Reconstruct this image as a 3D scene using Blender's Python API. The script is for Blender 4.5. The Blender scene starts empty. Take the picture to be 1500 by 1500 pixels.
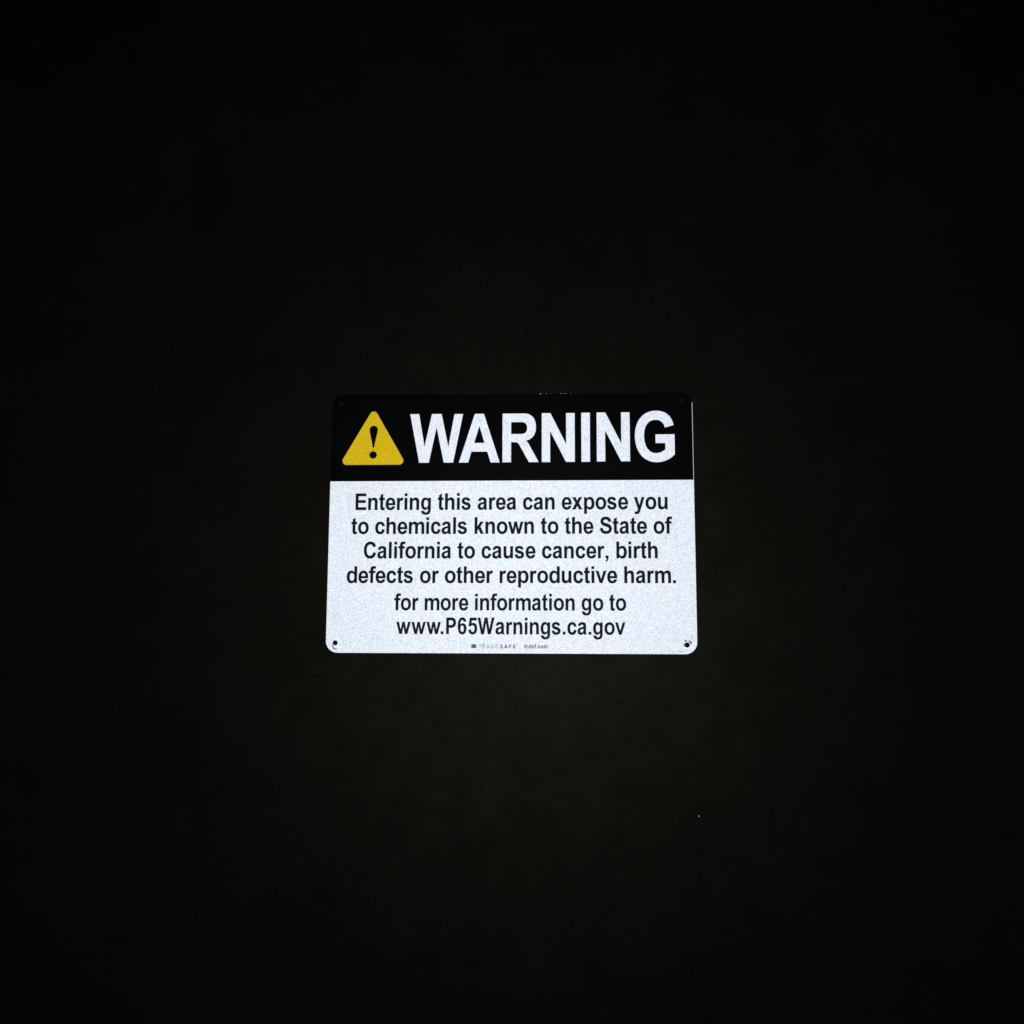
import bpy, math, random
from mathutils import Vector

# ------------------------------------------------------------------ camera, world, lamp, exposure
S = bpy.context.scene
MM = 0.001
SIGN_Z = 1.5                                   # height of the sign's centre above the floor
FACE = 0.0                                     # the sign's printed face lies in the plane y = 0

cam = bpy.data.objects.new('camera', bpy.data.cameras.new('camera'))
S.collection.objects.link(cam)
cam.data.sensor_width = 36.0
cam.data.lens = 36.0 * 1400 / 1500
cam.data.clip_start, cam.data.clip_end = 0.01, 50
cam.location = (0.04057, -0.92189, SIGN_Z - 0.10865)
cam.rotation_euler = [math.radians(a) for a in (97.2819, -0.1893, 2.4074)]
S.camera = cam

world = bpy.data.worlds.new('World'); S.world = world; world.use_nodes = True
world.node_tree.nodes['Background'].inputs[0].default_value = (0, 0, 0, 1)      # a dark place: the torch is the only light
world.node_tree.nodes['Background'].inputs[1].default_value = 0.0

lamp = bpy.data.objects.new('torch_light', bpy.data.lights.new('torch_light', 'AREA'))
lamp.data.shape = 'DISK'; lamp.data.size = 0.012
lamp.data.energy = 9.9; lamp.data.color = (1, 1, 1)
lamp.location = (0.012, -0.925, SIGN_Z - 0.072)
lamp.rotation_euler = cam.rotation_euler
S.collection.objects.link(lamp)

S.view_settings.view_transform = 'Standard'; S.view_settings.look = 'None'
S.view_settings.exposure = 0.0; S.view_settings.gamma = 1.0
S.render.engine = 'CYCLES'
S.cycles.use_denoising = False
S.cycles.max_bounces = 4
S.cycles.filter_width = 1.5

# ------------------------------------------------------------------ materials
def new_mat(name):
    m = bpy.data.materials.new(name); m.use_nodes = True
    nt = m.node_tree; b = nt.nodes['Principled BSDF']
    return m, nt, b

def noise(nt, scale, detail=2, rough=0.5):
    tc = nt.nodes.new('ShaderNodeTexCoord'); n = nt.nodes.new('ShaderNodeTexNoise')
    n.inputs['Scale'].default_value = scale; n.inputs['Detail'].default_value = detail
    n.inputs['Roughness'].default_value = rough
    nt.links.new(tc.outputs['Object'], n.inputs['Vector'])
    return n

def ramp(nt, src, stops):
    r = nt.nodes.new('ShaderNodeValToRGB'); e = r.color_ramp.elements
    while len(e) < len(stops): e.new(0.5)
    for k, (p, c) in enumerate(stops):
        e[k].position = p; e[k].color = (*c, 1)
    nt.links.new(src, r.inputs['Fac'])
    return r

def mul(nt, a, b, fac=1.0):
    m = nt.nodes.new('ShaderNodeMix'); m.data_type = 'RGBA'; m.blend_type = 'MULTIPLY'
    m.inputs[0].default_value = fac
    nt.links.new(a, m.inputs[6]); nt.links.new(b, m.inputs[7])
    return m.outputs[2]

def sheeting(name, stops_fine, tint_a, tint_b, spec=0.05):
    """glass-bead reflective sheeting: fine bead grain, faint drift of tint"""
    m, nt, b = new_mat(name)
    n1 = noise(nt, 850, 2.0, 0.6)
    r1 = ramp(nt, n1.outputs['Fac'], stops_fine)
    n2 = noise(nt, 60, 3.0, 0.6)
    r2 = ramp(nt, n2.outputs['Fac'], [(0.34, tint_a), (0.66, tint_b)])
    nt.links.new(mul(nt, r1.outputs['Color'], r2.outputs['Color']), b.inputs['Base Color'])
    b.inputs['Roughness'].default_value = 0.6
    b.inputs['Specular IOR Level'].default_value = spec
    return m

white = sheeting('white_reflective_sheeting',
                 [(0.27, (0.51, 0.56, 0.64)), (0.5, (0.73, 0.79, 0.875)), (0.73, (0.93, 0.97, 0.99))],
                 (0.995, 0.975, 1.0), (0.965, 1.0, 0.99))
yellow = sheeting('yellow_reflective_sheeting',
                  [(0.27, (0.47, 0.325, 0.004)), (0.5, (0.585, 0.41, 0.005)), (0.72, (0.69, 0.50, 0.010))],
                  (1, 0.97, 1), (0.98, 1, 1))

def ink(name, col, spec=0.02, rough=0.5):
    m, nt, b = new_mat(name)
    n = noise(nt, 300, 2)
    r = ramp(nt, n.outputs['Fac'], [(0.3, tuple(c * 0.85 for c in col)), (0.7, tuple(c * 1.15 for c in col))])
    nt.links.new(r.outputs['Color'], b.inputs['Base Color'])
    b.inputs['Roughness'].default_value = rough
    b.inputs['Specular IOR Level'].default_value = spec
    return m

black_ink = ink('black_ink', (0.0005, 0.0006, 0.0009), 0.013, 0.46)
text_ink = ink('black_ink_white_bleed', (0.0058, 0.0082, 0.0120), 0.014, 0.5)  # same black ink; bluish bleed of surrounding white light put into its colour
mark_ink = ink('grey_ink', (0.03, 0.034, 0.042))
light_ink = ink('light_grey_ink', (0.11, 0.12, 0.14))
emblem_ink = ink('slate_ink', (0.14, 0.155, 0.18))
scuff_mat = ink('worn_grey', (0.12, 0.125, 0.145))
dark_scuff = ink('dark_worn_grey', (0.055, 0.06, 0.075))
faint_scuff = ink('pale_worn_grey', (0.30, 0.31, 0.33))
fleck_mat = ink('white_paint_fleck', (0.30, 0.30, 0.29))
grey_fleck = ink('grey_paint_fleck', (0.03, 0.03, 0.029))

metal, nt, b = new_mat('brushed_aluminium')
b.inputs['Metallic'].default_value = 1.0; b.inputs['Roughness'].default_value = 0.4
n = noise(nt, 400, 2); r = ramp(nt, n.outputs['Fac'], [(0.3, (0.5, 0.5, 0.5)), (0.7, (0.62, 0.62, 0.63))])
nt.links.new(r.outputs['Color'], b.inputs['Base Color'])

wall_mat, nt, b = new_mat('dimmed_wall_paint')  # wall's dimness beside the bright sheeting is put into this near-black colour
n1 = noise(nt, 9, 6, 0.62)
r1 = ramp(nt, n1.outputs['Fac'], [(0.3, (0.0016, 0.0016, 0.0012)), (0.7, (0.0026, 0.0026, 0.0021))])
n2 = noise(nt, 260, 3, 0.6)
r2 = ramp(nt, n2.outputs['Fac'], [(0.3, (0.72, 0.72, 0.72)), (0.7, (1, 1, 1))])
nt.links.new(mul(nt, r1.outputs['Color'], r2.outputs['Color']), b.inputs['Base Color'])
bp = nt.nodes.new('ShaderNodeBump'); bp.inputs['Strength'].default_value = 0.12; bp.inputs['Distance'].default_value = 0.0004
nt.links.new(n2.outputs['Fac'], bp.inputs['Height']); nt.links.new(bp.outputs['Normal'], b.inputs['Normal'])
b.inputs['Roughness'].default_value = 0.53
n3 = noise(nt, 95, 2, 0.5)                       # small dull spots in the paint
r3 = ramp(nt, n3.outputs['Fac'], [(0.25, (0.6, 0.6, 0.6)), (0.33, (1, 1, 1))])
n4 = noise(nt, 34, 5, 0.7)                       # uneven sheen
r4 = ramp(nt, n4.outputs['Fac'], [(0.33, (0.62, 0.62, 0.62)), (0.66, (1.0, 1.0, 1.0))])
sh = nt.nodes.new('ShaderNodeMath'); sh.operation = 'MULTIPLY'; sh.inputs[1].default_value = 0.034
nt.links.new(mul(nt, r3.outputs['Color'], r4.outputs['Color']), sh.inputs[0])
nt.links.new(sh.outputs[0], b.inputs['Specular IOR Level'])
b.inputs['Specular Tint'].default_value = (1, 0.985, 0.78, 1)

# ------------------------------------------------------------------ outlines -> meshes
K = 0.56
def parse(path, steps=9):
    """'M x y L x y C x1 y1 x2 y2 x y Z' -> list of closed polylines"""
    t = path.split(); out = []; cur = []; i = 0; cmd = None
    while i < len(t):
        if t[i] in 'MLCZ':
            cmd = t[i]; i += 1
            if cmd == 'Z':
                out.append(cur); cur = []
            continue
        if cmd in 'ML':
            cur.append((float(t[i]), float(t[i + 1]))); i += 2
        else:
            p0 = cur[-1]; a, b_, c, d, e, f = map(float, t[i:i + 6]); i += 6
            for k in range(1, steps + 1):
                u = k / steps; v = 1 - u
                cur.append((v**3 * p0[0] + 3 * v * v * u * a + 3 * v * u * u * c + u**3 * e,
                            v**3 * p0[1] + 3 * v * v * u * b_ + 3 * v * u * u * d + u**3 * f))
    res = []
    for c in out:
        q = []
        for p in c:
            if not q or abs(p[0] - q[-1][0]) + abs(p[1] - q[-1][1]) > 1e-6: q.append(p)
        if abs(q[0][0] - q[-1][0]) + abs(q[0][1] - q[-1][1]) < 1e-6: q.pop()
        res.append(q)
    return res

def rounded_polygon(pts, radii, n=10):
    """corner-rounded polygon"""
    out = []; N = len(pts)
    for i in range(N):
        p = Vector(pts[i]); a = Vector(pts[i - 1]); c = Vector(pts[(i + 1) % N])
        u = (a - p).normalized(); v = (c - p).normalized()
        half = u.angle(v) / 2; rr = radii[i] if isinstance(radii, (list, tuple)) else radii
        if rr <= 0: out.append(tuple(p)); continue
        d = rr / math.tan(half); ctr = p + (u + v).normalized() * rr / math.sin(half)
        s = p + u * d - ctr; e = p + v * d - ctr
        a0 = math.atan2(s.y, s.x); da = math.atan2(e.y, e.x) - a0
        while da > math.pi: da -= 2 * math.pi
        while da < -math.pi: da += 2 * math.pi
        for k in range(n + 1):
            t = a0 + da * k / n
            out.append((ctr.x + rr * math.cos(t), ctr.y + rr * math.sin(t)))
    return out

def circle(cx, cy, r, n=28, ry=None):
    return [(cx + r * math.cos(2 * math.pi * k / n), cy + (ry or r) * math.sin(2 * math.pi * k / n)) for k in range(n)]

def stroke(pts, widths):
    """a tapering stroke along a polyline, as one outline"""
    L, R = [], []
    for i, p in enumerate(pts):
        a = Vector(pts[max(0, i - 1)]); c = Vector(pts[min(len(pts) - 1, i + 1)])
        d = (c - a).normalized(); nrm = Vector((-d.y, d.x)); w = widths[i] / 2
        L.append((p[0] + nrm.x * w, p[1] + nrm.y * w)); R.append((p[0] - nrm.x * w, p[1] - nrm.y * w))
    return L + R[::-1]

BASE = 127.0                                    # outlines are in mm about the sign's centre; the thing's base is its lower edge
def flat(name, loops, mat, z, parent, thick=0.0, grow=0.0):
    """fill closed outlines (holes by even-odd rule) as ONE mesh at z mm in front of the wall"""
    cu = bpy.data.curves.new(name, 'CURVE'); cu.dimensions = '2D'; cu.fill_mode = 'BOTH'
    for lp in loops:
        sp = cu.splines.new('POLY'); sp.points.add(len(lp) - 1); sp.use_cyclic_u = True
        for q, p in zip(sp.points, lp): q.co = (p[0], p[1] + BASE, 0, 1)
    cu.extrude = thick / 2; cu.offset = grow
    tmp = bpy.data.objects.new('tmp', cu); S.collection.objects.link(tmp)
    dg = bpy.context.evaluated_depsgraph_get()
    me = bpy.data.meshes.new_from_object(tmp.evaluated_get(dg)); me.name = name
    bpy.data.objects.remove(tmp); bpy.data.curves.remove(cu)
    zc = z - thick / 2
    for v in me.vertices: v.co = (v.co.x * MM, v.co.y * MM, (v.co.z + zc) * MM)
    me.materials.clear(); me.materials.append(mat)
    o = bpy.data.objects.new(name, me); S.collection.objects.link(o); o.parent = parent
    return o

# ------------------------------------------------------------------ the wall behind the sign
def box(name, lo, hi, mat):
    v = [(x, y, z) for x in (lo[0], hi[0]) for y in (lo[1], hi[1]) for z in (lo[2], hi[2])]
    f = [(0, 1, 3, 2), (4, 6, 7, 5), (0, 4, 5, 1), (2, 3, 7, 6), (0, 2, 6, 4), (1, 5, 7, 3)]
    me = bpy.data.meshes.new(name); me.from_pydata(v, [], f); me.materials.append(mat); me.update()
    o = bpy.data.objects.new(name, me); S.collection.objects.link(o)
    return o
WALL_Y = 0.0032
wall = box('wall', (-3, WALL_Y, 0), (3, WALL_Y + 0.12, 3.2), wall_mat)
wall['kind'] = 'structure'
wall['label'] = 'plain matt wall carrying the warning sign, its dimness put into the colour'
wall['category'] = 'wall'

def fleck(x, y, rx, ry, mat, seed):
    """a tiny blob of paint or dust stuck on the wall"""
    rnd = random.Random(seed); n = 9; vs = []; h = min(rx, ry) * 0.5
    for ring, zz in ((1.0, 0.0), (0.7, h * 0.75)):
        for k in range(n):
            a = 2 * math.pi * k / n; q = ring * rnd.uniform(0.8, 1.15)
            vs.append(((x + rx * q * math.cos(a)) * MM, WALL_Y - zz * MM, SIGN_Z + (y + ry * q * math.sin(a)) * MM))
    vs.append((x * MM, WALL_Y - h * MM, SIGN_Z + y * MM))
    fs = [(k, (k + 1) % n, n + (k + 1) % n, n + k) for k in range(n)] + [(n + k, n + (k + 1) % n, 2 * n) for k in range(n)]
    me = bpy.data.meshes.new('paint_fleck'); me.from_pydata(vs, [], fs); me.materials.append(mat); me.update()
    for p in me.polygons: p.use_smooth = True
    o = bpy.data.objects.new('paint_fleck', me); S.collection.objects.link(o); o.parent = wall
    return o
fleck(176.4, -276.2, 0.55, 0.85, fleck_mat, 1)
fleck(-80.2, -194.3, 0.7, 0.5, grey_fleck, 2)
fleck(54.1, -154.8, 0.6, 0.5, grey_fleck, 3)
fleck(68.2, -240.5, 0.5, 0.6, grey_fleck, 4)
fleck(-160.0, -291.0, 0.5, 0.5, grey_fleck, 5)

# ------------------------------------------------------------------ the warning sign
sign = bpy.data.objects.new('warning_sign', None); S.collection.objects.link(sign)
sign.location = (0, WALL_Y - 0.0004, SIGN_Z - BASE * MM); sign.rotation_euler = (math.radians(90), 0, 0)
sign.empty_display_size = 0.05
sign['label'] = 'white reflective warning sign with black header band and yellow triangle, fixed on the dark wall'
sign['category'] = 'sign'

HX, HY, RAD = 177.8, 127.0, 11.5
ZF = 2.8                                        # front of the panel, mm from the sign's back plane
outline = rounded_polygon([(-HX, -HY), (HX, -HY), (HX, HY), (-HX, HY)], RAD, 14)
inner = rounded_polygon([(-HX + .04, -HY + .04), (HX - .04, -HY + .04), (HX - .04, HY - .04), (-HX + .04, HY - .04)], RAD - .04, 14)   # the sheet wraps the panel's edge by a hair
holes = [(-168.75, -117.5), (168.25, -118.3), (-168.9, 118.0), (168.2, 118.6)]
H_BIG = 2.45
flat('metal_panel', [inner] + [circle(x, y, H_BIG + .04) for x, y in holes], metal, ZF, sign, 1.0)
flat('reflective_sheet', [outline] + [circle(x, y, H_BIG - .01) for x, y in holes], white, ZF + 0.06, sign)

# header band: printed a hair short of the right edge, with a chipped upper edge
rnd = random.Random(7)
bx0, bx1, by0 = -HX - .02, HX - .36, 39.95
top = HY + .02
band = [(bx0, by0), (bx1, by0 + .42)]
r = RAD
for k in range(15):                             # right corner, bleeding off past the bend
    a = math.radians(90 * k / 14)
    band.append((min(bx1 + .5 * k / 14, HX - r + (r + .02) * math.cos(a)), HY - r + (r + .02) * math.sin(a)))
chip = [(75.1, .05, .8), (67.3, .06, .8), (59.0, .08, 1.6), (53.6, .15, 2.2), (49.6, .13, 1.9), (39.0, .09, 1.3), (35.2, .13, 1.6), (29.2, .38, 1.1)]
for cx, d, w in chip:
    band += [(cx + w * .62, top), (cx + w * .3, top - d * .85), (cx - w * .15, top - d), (cx - w * .5, top - d * .6), (cx - w * .75, top)]
for k in range(15):
    a = math.radians(90 + 90 * k / 14)
    band.append((-HX + r + (r + .02) * math.cos(a), HY - r + (r + .02) * math.sin(a)))
hb = flat('header_band', [band] + [circle(x, y, H_BIG - .06) for x, y in holes[2:]], black_ink, ZF + 0.12, sign)

# --- the big heading, outlines in mm about the sign's centre
Wg = "M 0 0 L 8.93 -.05 L 14.65 -33.0 L 21.6 0 L 31.25 -.05 L 38.2 -33.4 L 44.0 -.1 L 52.5 -.15 L 43.08 -48.86 L 33.9 -48.86 L 26.37 -13.4 L 19.15 -48.9 L 9.6 -48.9 Z"
Ag = "M 19.97 0 L 28.9 0 L 44.65 -48.75 L 35.8 -48.75 L 32.5 -37.9 L 16.85 -37.9 L 13.75 -48.75 L 4.6 -48.75 Z M 24.55 -12.1 L 29.72 -29.2 L 19.52 -29.2 Z"
Rg = ("M 0 0 L 21.4 0 C 28.6 0 32.85 -5.2 32.85 -13.6 C 32.85 -21.4 29.0 -26.2 22.8 -27.25 C 24.3 -28.4 25.2 -29.6 26.3 -31.45 L 35.5 -48.65 L 26.0 -48.7 L 16.3 -30.9 "
      "C 15.0 -28.9 13.4 -28.65 10.0 -28.65 L 8.45 -28.65 L 8.45 -48.7 L 0 -48.7 Z "
      "M 8.45 -8.65 L 8.45 -20.55 L 18.2 -20.55 C 22.4 -20.55 24.2 -18.5 24.2 -14.5 C 24.2 -10.5 22.4 -8.65 18.6 -8.6 Z")
Ng = "M 0 0 L 8.5 0 L 23.9 -31.2 L 23.9 0 L 32.25 0 L 32.25 -48.75 L 23.65 -48.75 L 8.15 -17.9 L 8.15 -48.85 L 0 -48.85 Z"
Ig = "M 0 0 L 8.45 0 L 8.35 -48.98 L 0 -48.98 Z"
Gg = ("M 159.2 94.6 L 150.7 92.15 C 149.5 97.3 146.6 99.95 141.9 99.95 C 134.6 99.95 130.35 94.2 130.35 84.1 C 130.35 73.4 134.7 66.85 141.8 66.85 "
      "C 145.3 66.85 148.6 68.4 150.9 70.5 L 150.9 76.8 L 141.45 76.8 L 141.45 85.35 L 159.95 85.45 L 159.95 65.7 "
      "C 156.3 61.3 149.6 57.8 142.4 57.8 C 129.6 57.8 121.45 68.4 121.45 83.8 C 121.45 99.4 129.9 109.05 142.3 109.05 C 151.4 109.05 157.5 103.9 159.2 94.6 Z")
heading = []
def put(path, dx, dy):
    for lp in parse(path, 14): heading.append([(x + dx, y + dy) for x, y in lp])
put(Wg, -99.75, 107.15); put(Ag, -55.55, 107.0); put(Rg, -8.15, 107.08)
put(Ng, 30.45, 107.25); put(Ig, 69.2, 107.48); put(Ng, 84.25, 107.62); put(Gg, 0, 0)
flat('heading_lettering', heading, white, ZF + 0.18, sign)

# --- yellow triangle with its exclamation mark
tri = rounded_polygon([(-136.1, 113.9), (-169.15, 56.45), (-102.85, 56.45)], [3.84, 4.07, 4.07], 12)
tr = flat('warning_triangle', [tri], yellow, ZF + 0.18, sign)
drop = parse("M -135.9 95.6 C -133.2 95.6 -131.75 93.9 -131.8 91.4 C -131.9 87.4 -134.1 82.0 -135.0 73.6 L -136.65 73.6 C -137.5 82.0 -139.8 87.4 -139.9 91.4 C -139.95 93.9 -138.5 95.6 -135.9 95.6 Z", 12)
flat('exclamation_mark', drop + [circle(-135.9, 66.25, 3.75)], black_ink, ZF + 0.24, tr)

# --- lettering of the message: outlines of a bold narrow grotesque, x and y in units of 1/290 cap height
G = {
'i': "M 0 0 L 46 0 L 46 211 L 0 211 Z M 0 244 L 46 244 L 46 290 L 0 290 Z",
'l': "M 0 0 L 46 0 L 46 290 L 0 290 Z",
'n': "M 0 0 L 46 0 L 46 107 C 46 152 58 172 82 172 C 104 172 115 158 115 125 L 115 0 L 161 0 L 161 138 C 161 190 140 216 101 216 C 76 216 56 203 43 178 L 43 211 L 0 211 Z",
'h': "M 0 0 L 46 0 L 46 107 C 46 152 58 172 82 172 C 104 172 115 158 115 125 L 115 0 L 161 0 L 161 138 C 161 190 140 216 101 216 C 78 216 59 205 46 184 L 46 290 L 0 290 Z",
'm': "M 0 0 L 46 0 L 46 112 C 46 152 57 172 78 172 C 99 172 109 160 109 128 L 109 0 L 155 0 L 155 112 C 155 152 167 172 188 172 C 208 172 219 160 219 128 L 219 0 L 265 0 L 265 140 C 265 190 246 216 209 216 C 183 216 163 204 149 180 C 140 204 123 216 98 216 C 74 216 56 204 43 181 L 43 211 L 0 211 Z",
'r': "M 0 0 L 46 0 L 46 92 C 46 148 55 166 76 166 C 84 166 90 164 96 160 L 109 206 C 100 213 92 216 82 216 C 66 216 55 206 43 179 L 43 211 L 0 211 Z",
't': "M 22 174 L 22 55 C 22 11 36 -5 65 -5 C 78 -5 89 -2 98 3 L 94 42 C 88 39 83 38 78 38 C 71 38 68 43 68 58 L 68 174 L 97 174 L 97 211 L 68 211 L 68 287 L 22 254 L 22 211 L 0 211 L 0 174 Z",
'f': "M 27 0 L 73 0 L 73 174 L 110 174 L 110 211 L 73 211 L 73 226 C 73 245 79 252 93 252 C 101 252 107 251 114 249 L 121 288 C 110 293 98 295 85 295 C 45 295 27 276 27 232 L 27 211 L 0 211 L 0 174 L 27 174 Z",
'e': "M 167 83 L 46 83 C 48 52 62 36 85 36 C 102 36 113 45 119 66 L 164 58 C 151 16 124 -5 85 -5 C 29 -5 0 36 0 105 C 0 172 32 216 83 216 C 139 216 169 172 167 83 Z M 48 119 L 121 119 C 120 155 107 176 84 176 C 62 176 49 155 48 119 Z",
'c': "M 164 142 L 119 133 C 115 160 104 173 86 173 C 60 173 47 150 47 107 C 47 60 60 38 86 38 C 105 38 116 51 120 82 L 165 72 C 155 20 129 -5 86 -5 C 30 -5 0 36 0 105 C 0 175 31 216 86 216 C 127 216 153 192 164 142 Z",
'a': "M 161 0 L 116 0 C 113 7 111 15 110 23 C 95 4 77 -5 54 -5 C 20 -5 0 20 0 57 C 0 98 22 115 66 125 C 88 130 99 134 105 138 L 105 144 C 105 165 98 174 78 174 C 62 174 53 167 48 147 L 7 155 C 16 197 38 216 82 216 C 132 216 151 196 151 146 L 151 62 C 151 32 152 18 161 0 Z M 105 105 C 98 101 88 98 75 94 C 54 88 45 79 45 62 C 45 45 54 34 70 34 C 92 34 105 52 105 85 Z",
's': "M 0 62 L 45 71 C 48 46 59 36 81 36 C 102 36 113 45 113 58 C 113 69 107 75 86 81 C 30 97 6 111 6 154 C 6 192 30 216 77 216 C 121 216 143 199 151 160 L 109 150 C 105 168 96 176 78 176 C 58 176 49 169 49 158 C 49 147 55 142 87 132 C 138 118 159 102 159 62 C 159 22 131 -5 81 -5 C 34 -5 8 18 0 62 Z",
'o': "M 91 216 C 37 216 0 174 0 107 C 0 37 37 -5 91 -5 C 145 -5 182 38 182 105 C 182 173 146 216 91 216 Z M 91 173 C 118 173 136 149 136 105 C 136 61 118 38 91 38 C 64 38 46 61 46 105 C 46 149 64 173 91 173 Z",
'g': "M 126 211 L 169 211 L 169 22 C 169 -50 147 -86 84 -86 C 30 -86 5 -62 5 -15 L 56 -22 C 57 -40 66 -48 83 -48 C 111 -48 123 -34 123 2 L 123 32 C 110 10 93 -1 72 -1 C 27 -1 0 40 0 105 C 0 172 28 216 74 216 C 96 216 113 205 126 184 Z M 47 108 C 47 62 59 38 84 38 C 110 38 124 62 124 107 C 124 150 110 174 85 174 C 60 174 47 150 47 108 Z",
'd': "M 175 290 L 129 290 L 129 184 C 116 205 98 216 76 216 C 28 216 0 174 0 106 C 0 38 28 -5 76 -5 C 100 -5 119 6 133 30 L 133 0 L 175 0 Z M 47 108 C 47 62 60 36 88 36 C 115 36 130 62 130 104 C 130 150 115 174 88 174 C 60 174 47 152 47 108 Z",
'v': "M 67 0 L 113 0 L 181 211 L 134 211 L 90 62 L 47 211 L 0 211 Z",
'y': "M 0 211 L 48 211 L 91 66 L 130 211 L 177 211 L 112 1 C 96 -55 82 -85 42 -85 C 31 -85 22 -84 12 -81 L 8 -42 C 15 -44 22 -45 29 -45 C 49 -45 57 -34 66 -4 L 67 0 Z",
'w': "M 57 0 L 104 0 L 131 138 L 159 0 L 205 0 L 262 211 L 217 211 L 182 68 L 153 211 L 110 211 L 82 68 L 46 211 L 0 211 Z",
'x': "M 0 0 L 54 0 L 86 64 L 118 0 L 172 0 L 114 109 L 168 211 L 116 211 L 86 152 L 56 211 L 4 211 L 59 110 Z",
'k': "M 0 0 L 46 0 L 46 62 L 64 86 L 103 0 L 156 0 L 97 127 L 153 211 L 99 211 L 46 128 L 46 290 L 0 290 Z",
'E': "M 0 0 L 186 0 L 186 46 L 47 46 L 47 126 L 174 126 L 174 172 L 47 172 L 47 244 L 183 244 L 183 290 L 0 290 Z",
'C': "M 209 209 L 162 196 C 157 228 138 246 111 246 C 71 246 48 214 48 147 C 48 78 71 44 110 44 C 139 44 157 65 164 108 L 211 91 C 197 27 163 -5 111 -5 C 42 -5 0 52 0 143 C 0 238 42 295 113 295 C 163 295 197 265 209 209 Z",
'S': "M 0 94 L 46 100 C 50 62 67 43 101 43 C 134 43 153 59 153 83 C 153 105 140 113 97 126 C 38 143 10 166 10 214 C 10 264 42 295 98 295 C 156 295 187 264 190 210 L 143 207 C 140 234 126 247 98 247 C 70 247 56 236 56 218 C 56 199 67 192 108 180 C 170 162 200 140 200 86 C 200 30 163 -5 101 -5 C 40 -5 6 30 0 94 Z",
'P': "M 0 0 L 47 0 L 47 110 L 78 110 C 145 110 177 142 177 200 C 177 262 145 290 84 290 L 0 290 Z M 47 157 L 47 243 L 76 243 C 113 243 129 230 129 200 C 129 170 112 157 75 157 Z",
'6': "M 150 221 L 105 215 C 101 239 93 249 78 249 C 56 249 45 222 44 160 C 56 180 71 190 90 190 C 130 190 157 153 157 97 C 157 36 128 -5 80 -5 C 26 -5 0 45 0 144 C 0 244 28 293 82 293 C 119 293 143 269 150 221 Z M 47 98 C 47 58 59 36 80 36 C 100 36 111 58 111 95 C 111 132 100 151 79 151 C 59 151 47 132 47 98 Z",
'5': "M 0 76 L 46 82 C 49 52 60 37 78 37 C 101 37 113 58 113 99 C 113 138 101 157 77 157 C 63 157 52 150 41 135 L 5 142 L 27 288 L 150 288 L 150 240 L 63 240 L 56 186 C 66 193 77 197 89 197 C 132 197 160 160 160 100 C 160 36 128 -5 77 -5 C 33 -5 6 22 0 76 Z",
'W': "M 66 0 L 117 0 L 153 208 L 189 0 L 239 0 L 306 290 L 258 290 L 215 80 L 180 290 L 127 290 L 91 80 L 49 290 L 0 290 Z",
'.': "M 0 0 L 47 0 L 47 47 L 0 47 Z",
',': "M 0 47 L 47 47 L 47 10 C 47 -25 36 -47 8 -59 L 0 -38 C 16 -31 23 -20 24 0 L 0 0 Z",
'T': "M 70 0 L 116 0 L 116 244 L 186 244 L 186 290 L 0 290 L 0 244 L 70 244 Z",
'A': "M 0 0 L 50 0 L 70 64 L 158 64 L 178 0 L 228 0 L 142 290 L 88 290 Z M 84 110 L 144 110 L 114 216 Z",
'F': "M 0 0 L 47 0 L 47 122 L 158 122 L 158 168 L 47 168 L 47 244 L 176 244 L 176 290 L 0 290 Z",
}
OUT = {c: parse(p, 8) for c, p in G.items()}
OUT['u'] = [[(161 - x, 211 - y) for x, y in lp] for lp in OUT['n']]
OUT['b'] = [[(175 - x, y) for x, y in lp] for lp in OUT['d']]
OUT['p'] = [[(175 - x, 211 - y) for x, y in lp] for lp in OUT['d']]
ADV = dict(zip("abcdefghikmnoprstuvwxyl", [556, 611, 556, 611, 556, 333, 611, 611, 278, 556, 889, 611, 611, 611, 389, 556, 333, 611, 556, 778, 556, 556, 278]))
ADV.update({' ': 278, ',': 278, '.': 278, 'C': 722, 'S': 667, 'W': 944, 'P': 667, 'E': 667, '6': 556, '5': 556})
LSB = dict(E=73, n=66, t=20, e=34, r=66, i=72, g=41, h=66, s=24, a=35, c=41, x=8, p=66, o=40, y=8, u=63, m=62, l=72, k=66, w=4, S=38, f=10, C=47, b=66, d=41, v=6, P=73, W=3)
LSB.update({',': 66, '.': 72, '6': 40, '5': 45})

def line(text, x0, kx, y0, y1, cap, shift={}):
    sx, sy = kx / 0.335, cap / 290
    loops, pen, n = [], 0, len(text)
    for i, ch in enumerate(text):
        if ch != ' ':
            lx = x0 + kx * (pen + LSB[ch]) + shift.get(i, 0); by = y0 + (y1 - y0) * i / (n - 1)
            for lp in OUT[ch]: loops.append([(lx + x * sx, by + y * sy) for x, y in lp])
        pen += ADV[ch]
    return loops

message = [
    ("Entering this area can expose you", -153.49, .018903, 11.55, 11.75, 16.25),
    ("to chemicals known to the State of", -156.13, .018942, -12.05, -11.95, 16.15),
    ("California to cause cancer, birth", -143.78, .018828, -35.92, -35.80, 16.05),
    ("defects or other reproductive harm.", -159.77, .018926, -59.85, -59.60, 16.0),
]
for row in message:
    flat('message_lettering', line(*row), text_ink, ZF + 0.12, sign, grow=0.14)
flat('message_lettering', line("for more information go to", -112.33, .017821, -86.05, -85.95, 15.85), text_ink, ZF + 0.12, sign, grow=0.12)
flat('web_address_lettering', line("www.P65Warnings.ca.gov", -108.93, .017674, -108.75, -108.85, 15.75, {0: -.9, 1: 0, 2: .75, 3: -.3, 6: .2}), text_ink, ZF + 0.12, sign, grow=0.12)

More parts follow.
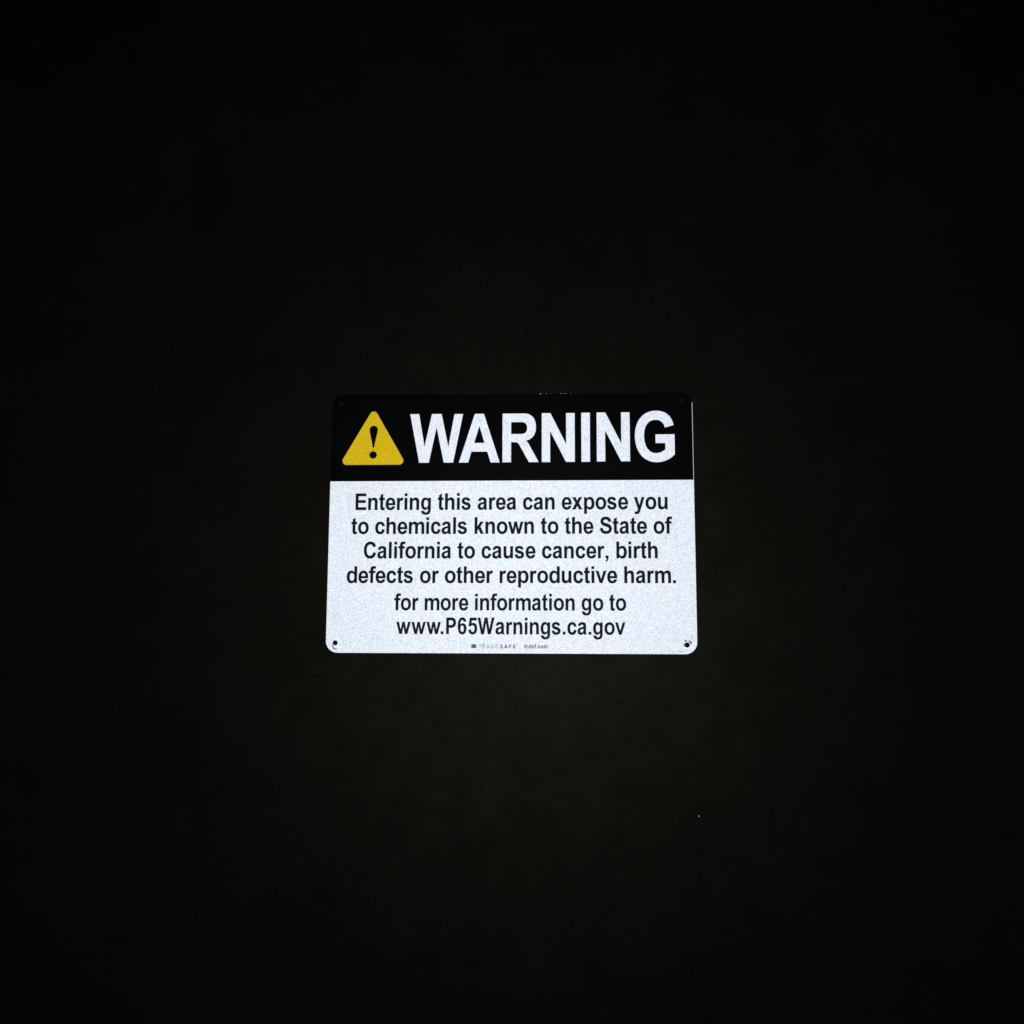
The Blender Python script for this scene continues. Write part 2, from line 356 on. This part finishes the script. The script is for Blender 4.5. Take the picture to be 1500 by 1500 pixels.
# --- the maker's small print along the lower edge
em = [rounded_polygon([(-37.15, -122.05), (-32.3, -122.05), (-32.3, -118.35), (-37.15, -118.35)], .25, 3)]
emb = flat('maker_emblem', em, emblem_ink, ZF + 0.12, sign)
flat('emblem_pattern', [[(-36.2, -118.8), (-35.55, -118.8), (-35.0, -119.9), (-34.3, -118.8), (-33.6, -118.8), (-34.6, -120.4), (-34.6, -121.4), (-35.3, -121.4), (-35.3, -120.4)]], text_ink, ZF + 0.18, emb)

def thin(ch, x, y, w, h, s):
    """light capital letters of an open sans-serif, as filled strokes"""
    if ch == 'T': return [[(x, y + h), (x, y + h - s), (x + w / 2 - s / 2, y + h - s), (x + w / 2 - s / 2, y), (x + w / 2 + s / 2, y), (x + w / 2 + s / 2, y + h - s), (x + w, y + h - s), (x + w, y + h)]]
    if ch == 'E': return [[(x, y), (x + w, y), (x + w, y + s), (x + s, y + s), (x + s, y + h / 2 - s / 2), (x + w * .9, y + h / 2 - s / 2), (x + w * .9, y + h / 2 + s / 2), (x + s, y + h / 2 + s / 2), (x + s, y + h - s), (x + w, y + h - s), (x + w, y + h), (x, y + h)]]
    if ch == 'A': return [[(x, y), (x + s * 1.1, y), (x + w * .27, y + h * .25), (x + w * .73, y + h * .25), (x + w - s * 1.1, y), (x + w, y), (x + w / 2 + s * .6, y + h), (x + w / 2 - s * .6, y + h)],
                          [(x + w * .32, y + h * .25 + s), (x + w * .68, y + h * .25 + s), (x + w / 2, y + h - s * 1.2)]]
    bow = lambda r0, x1, ya, yb: [(x1 + r0 * math.sin(math.pi * k / 10), (ya + yb) / 2 + (yb - ya) / 2 * math.cos(math.pi * k / 10)) for k in range(11)]
    if ch == 'D': return [[(x, y), (x, y + h)] + bow(w * .6, x + w * .4, y, y + h), [(x + s, y + s), (x + s, y + h - s)] + bow(w * .6 - s, x + w * .4, y + s, y + h - s)]
    if ch == 'R':
        m = y + h * .45
        return [[(x, y), (x, y + h)] + bow(w * .38, x + w * .55, m, y + h) + [(x + w, y), (x + w - s * 1.2, y), (x + w * .5, m), (x + s, m), (x + s, y)],
                [(x + s, m + s), (x + s, y + h - s)] + bow(w * .38 - s, x + w * .55, m + s, y + h - s)]
lo, hh = -122.0, 3.4
tl = []
for ch, x in zip("TRADE", (-30.0, -26.6, -22.6, -18.0, -13.8)):
    tl += thin(ch, x, lo, 2.5 if ch != 'A' else 2.9, hh, .42)
flat('maker_lettering', tl, light_ink, ZF + 0.12, sign)
def bold_row(chars, xs, w, h, base):
    out = []
    for ch, x in zip(chars, xs):
        ww = max(p[0] for lp in OUT[ch] for p in lp)
        for lp in OUT[ch]: out.append([(x + px * w(ch) / ww, base + py * h / 290) for px, py in lp])
    return out
flat('maker_lettering', bold_row("SAFE", (-9.4, -5.5, -.9, 3.1), lambda c: 3.0 if c == 'A' else 2.35, hh, lo) + [circle(7.0, -119.3, .3, 10)], mark_ink, ZF + 0.12, sign, grow=0.05)
site = "trdsf.com"; sx = []; pen = 13.55
for ch in site:
    sx.append(pen); pen += {'t': 2.0, 'r': 2.05, 'd': 3.05, 's': 2.5, 'f': 1.85, '.': 1.35, 'c': 2.75, 'o': 3.0, 'm': 4.0}[ch]
kk = 22.5 / (pen - 13.55 - .3); sx = [13.55 + (v - 13.55) * kk for v in sx]
flat('maker_web_lettering', bold_row(site, sx, lambda c: {'t': 1.5, 'r': 1.55, 'd': 2.4, 's': 2.0, 'f': 1.75, '.': .6, 'c': 2.15, 'o': 2.5, 'm': 3.5}[c] * kk, 3.75, lo), mark_ink, ZF + 0.12, sign, grow=0.04)

# --- scuffs round the two lower screw holes and small marks on the sheet
def arc(cx, cy, r, a0, a1, w, n=12, ry=None):
    pts = [(cx + r * math.cos(math.radians(a0 + (a1 - a0) * k / n)), cy + (ry or r) * math.sin(math.radians(a0 + (a1 - a0) * k / n))) for k in range(n + 1)]
    return stroke(pts, [w * (.25 + .75 * math.sin(math.pi * (k + .6) / (n + 1.2))) for k in range(n + 1)])
flat('hole_scuff', [arc(-168.3, -120.0, 2.9, 150, 308, 1.25, 14, 3.5)], scuff_mat, ZF + 0.12, sign)
flat('hole_scuff', [arc(-168.3, -121.3, 1.7, 200, 320, .3)], faint_scuff, ZF + 0.13, sign)
flat('hole_scuff', [arc(168.6, -118.1, 3.75, 2, 80, 1.45), circle(166.9, -114.5, 1.15, 12, .85)], dark_scuff, ZF + 0.12, sign)
flat('hole_scuff', [arc(168.3, -118.2, 3.0, 140, 220, .8)], scuff_mat, ZF + 0.13, sign)
flat('sheet_scratch', [stroke([(171.9, -110.9), (173.2, -110.6), (174.6, -109.8)], [.3, .8, .3]),
                       stroke([(159.3, -123.9), (161.3, -124.4), (163.6, -125.1), (164.3, -126.2)], [.3, .65, .7, .4]),
                       stroke([(170.9, -123.6), (172.4, -123.1)], [.3, .5])], faint_scuff, ZF + 0.12, sign)
flat('sheet_speck', [circle(-95.1, -60.6, .6, 10, .4)], scuff_mat, ZF + 0.12, sign)
flat('sheet_speck', [circle(149.5, -16.0, .38, 9, .85)], scuff_mat, ZF + 0.12, sign)
flat('band_speck', [circle(165.3, 67.9, .42, 10, .34)], mark_ink, ZF + 0.18, hb)
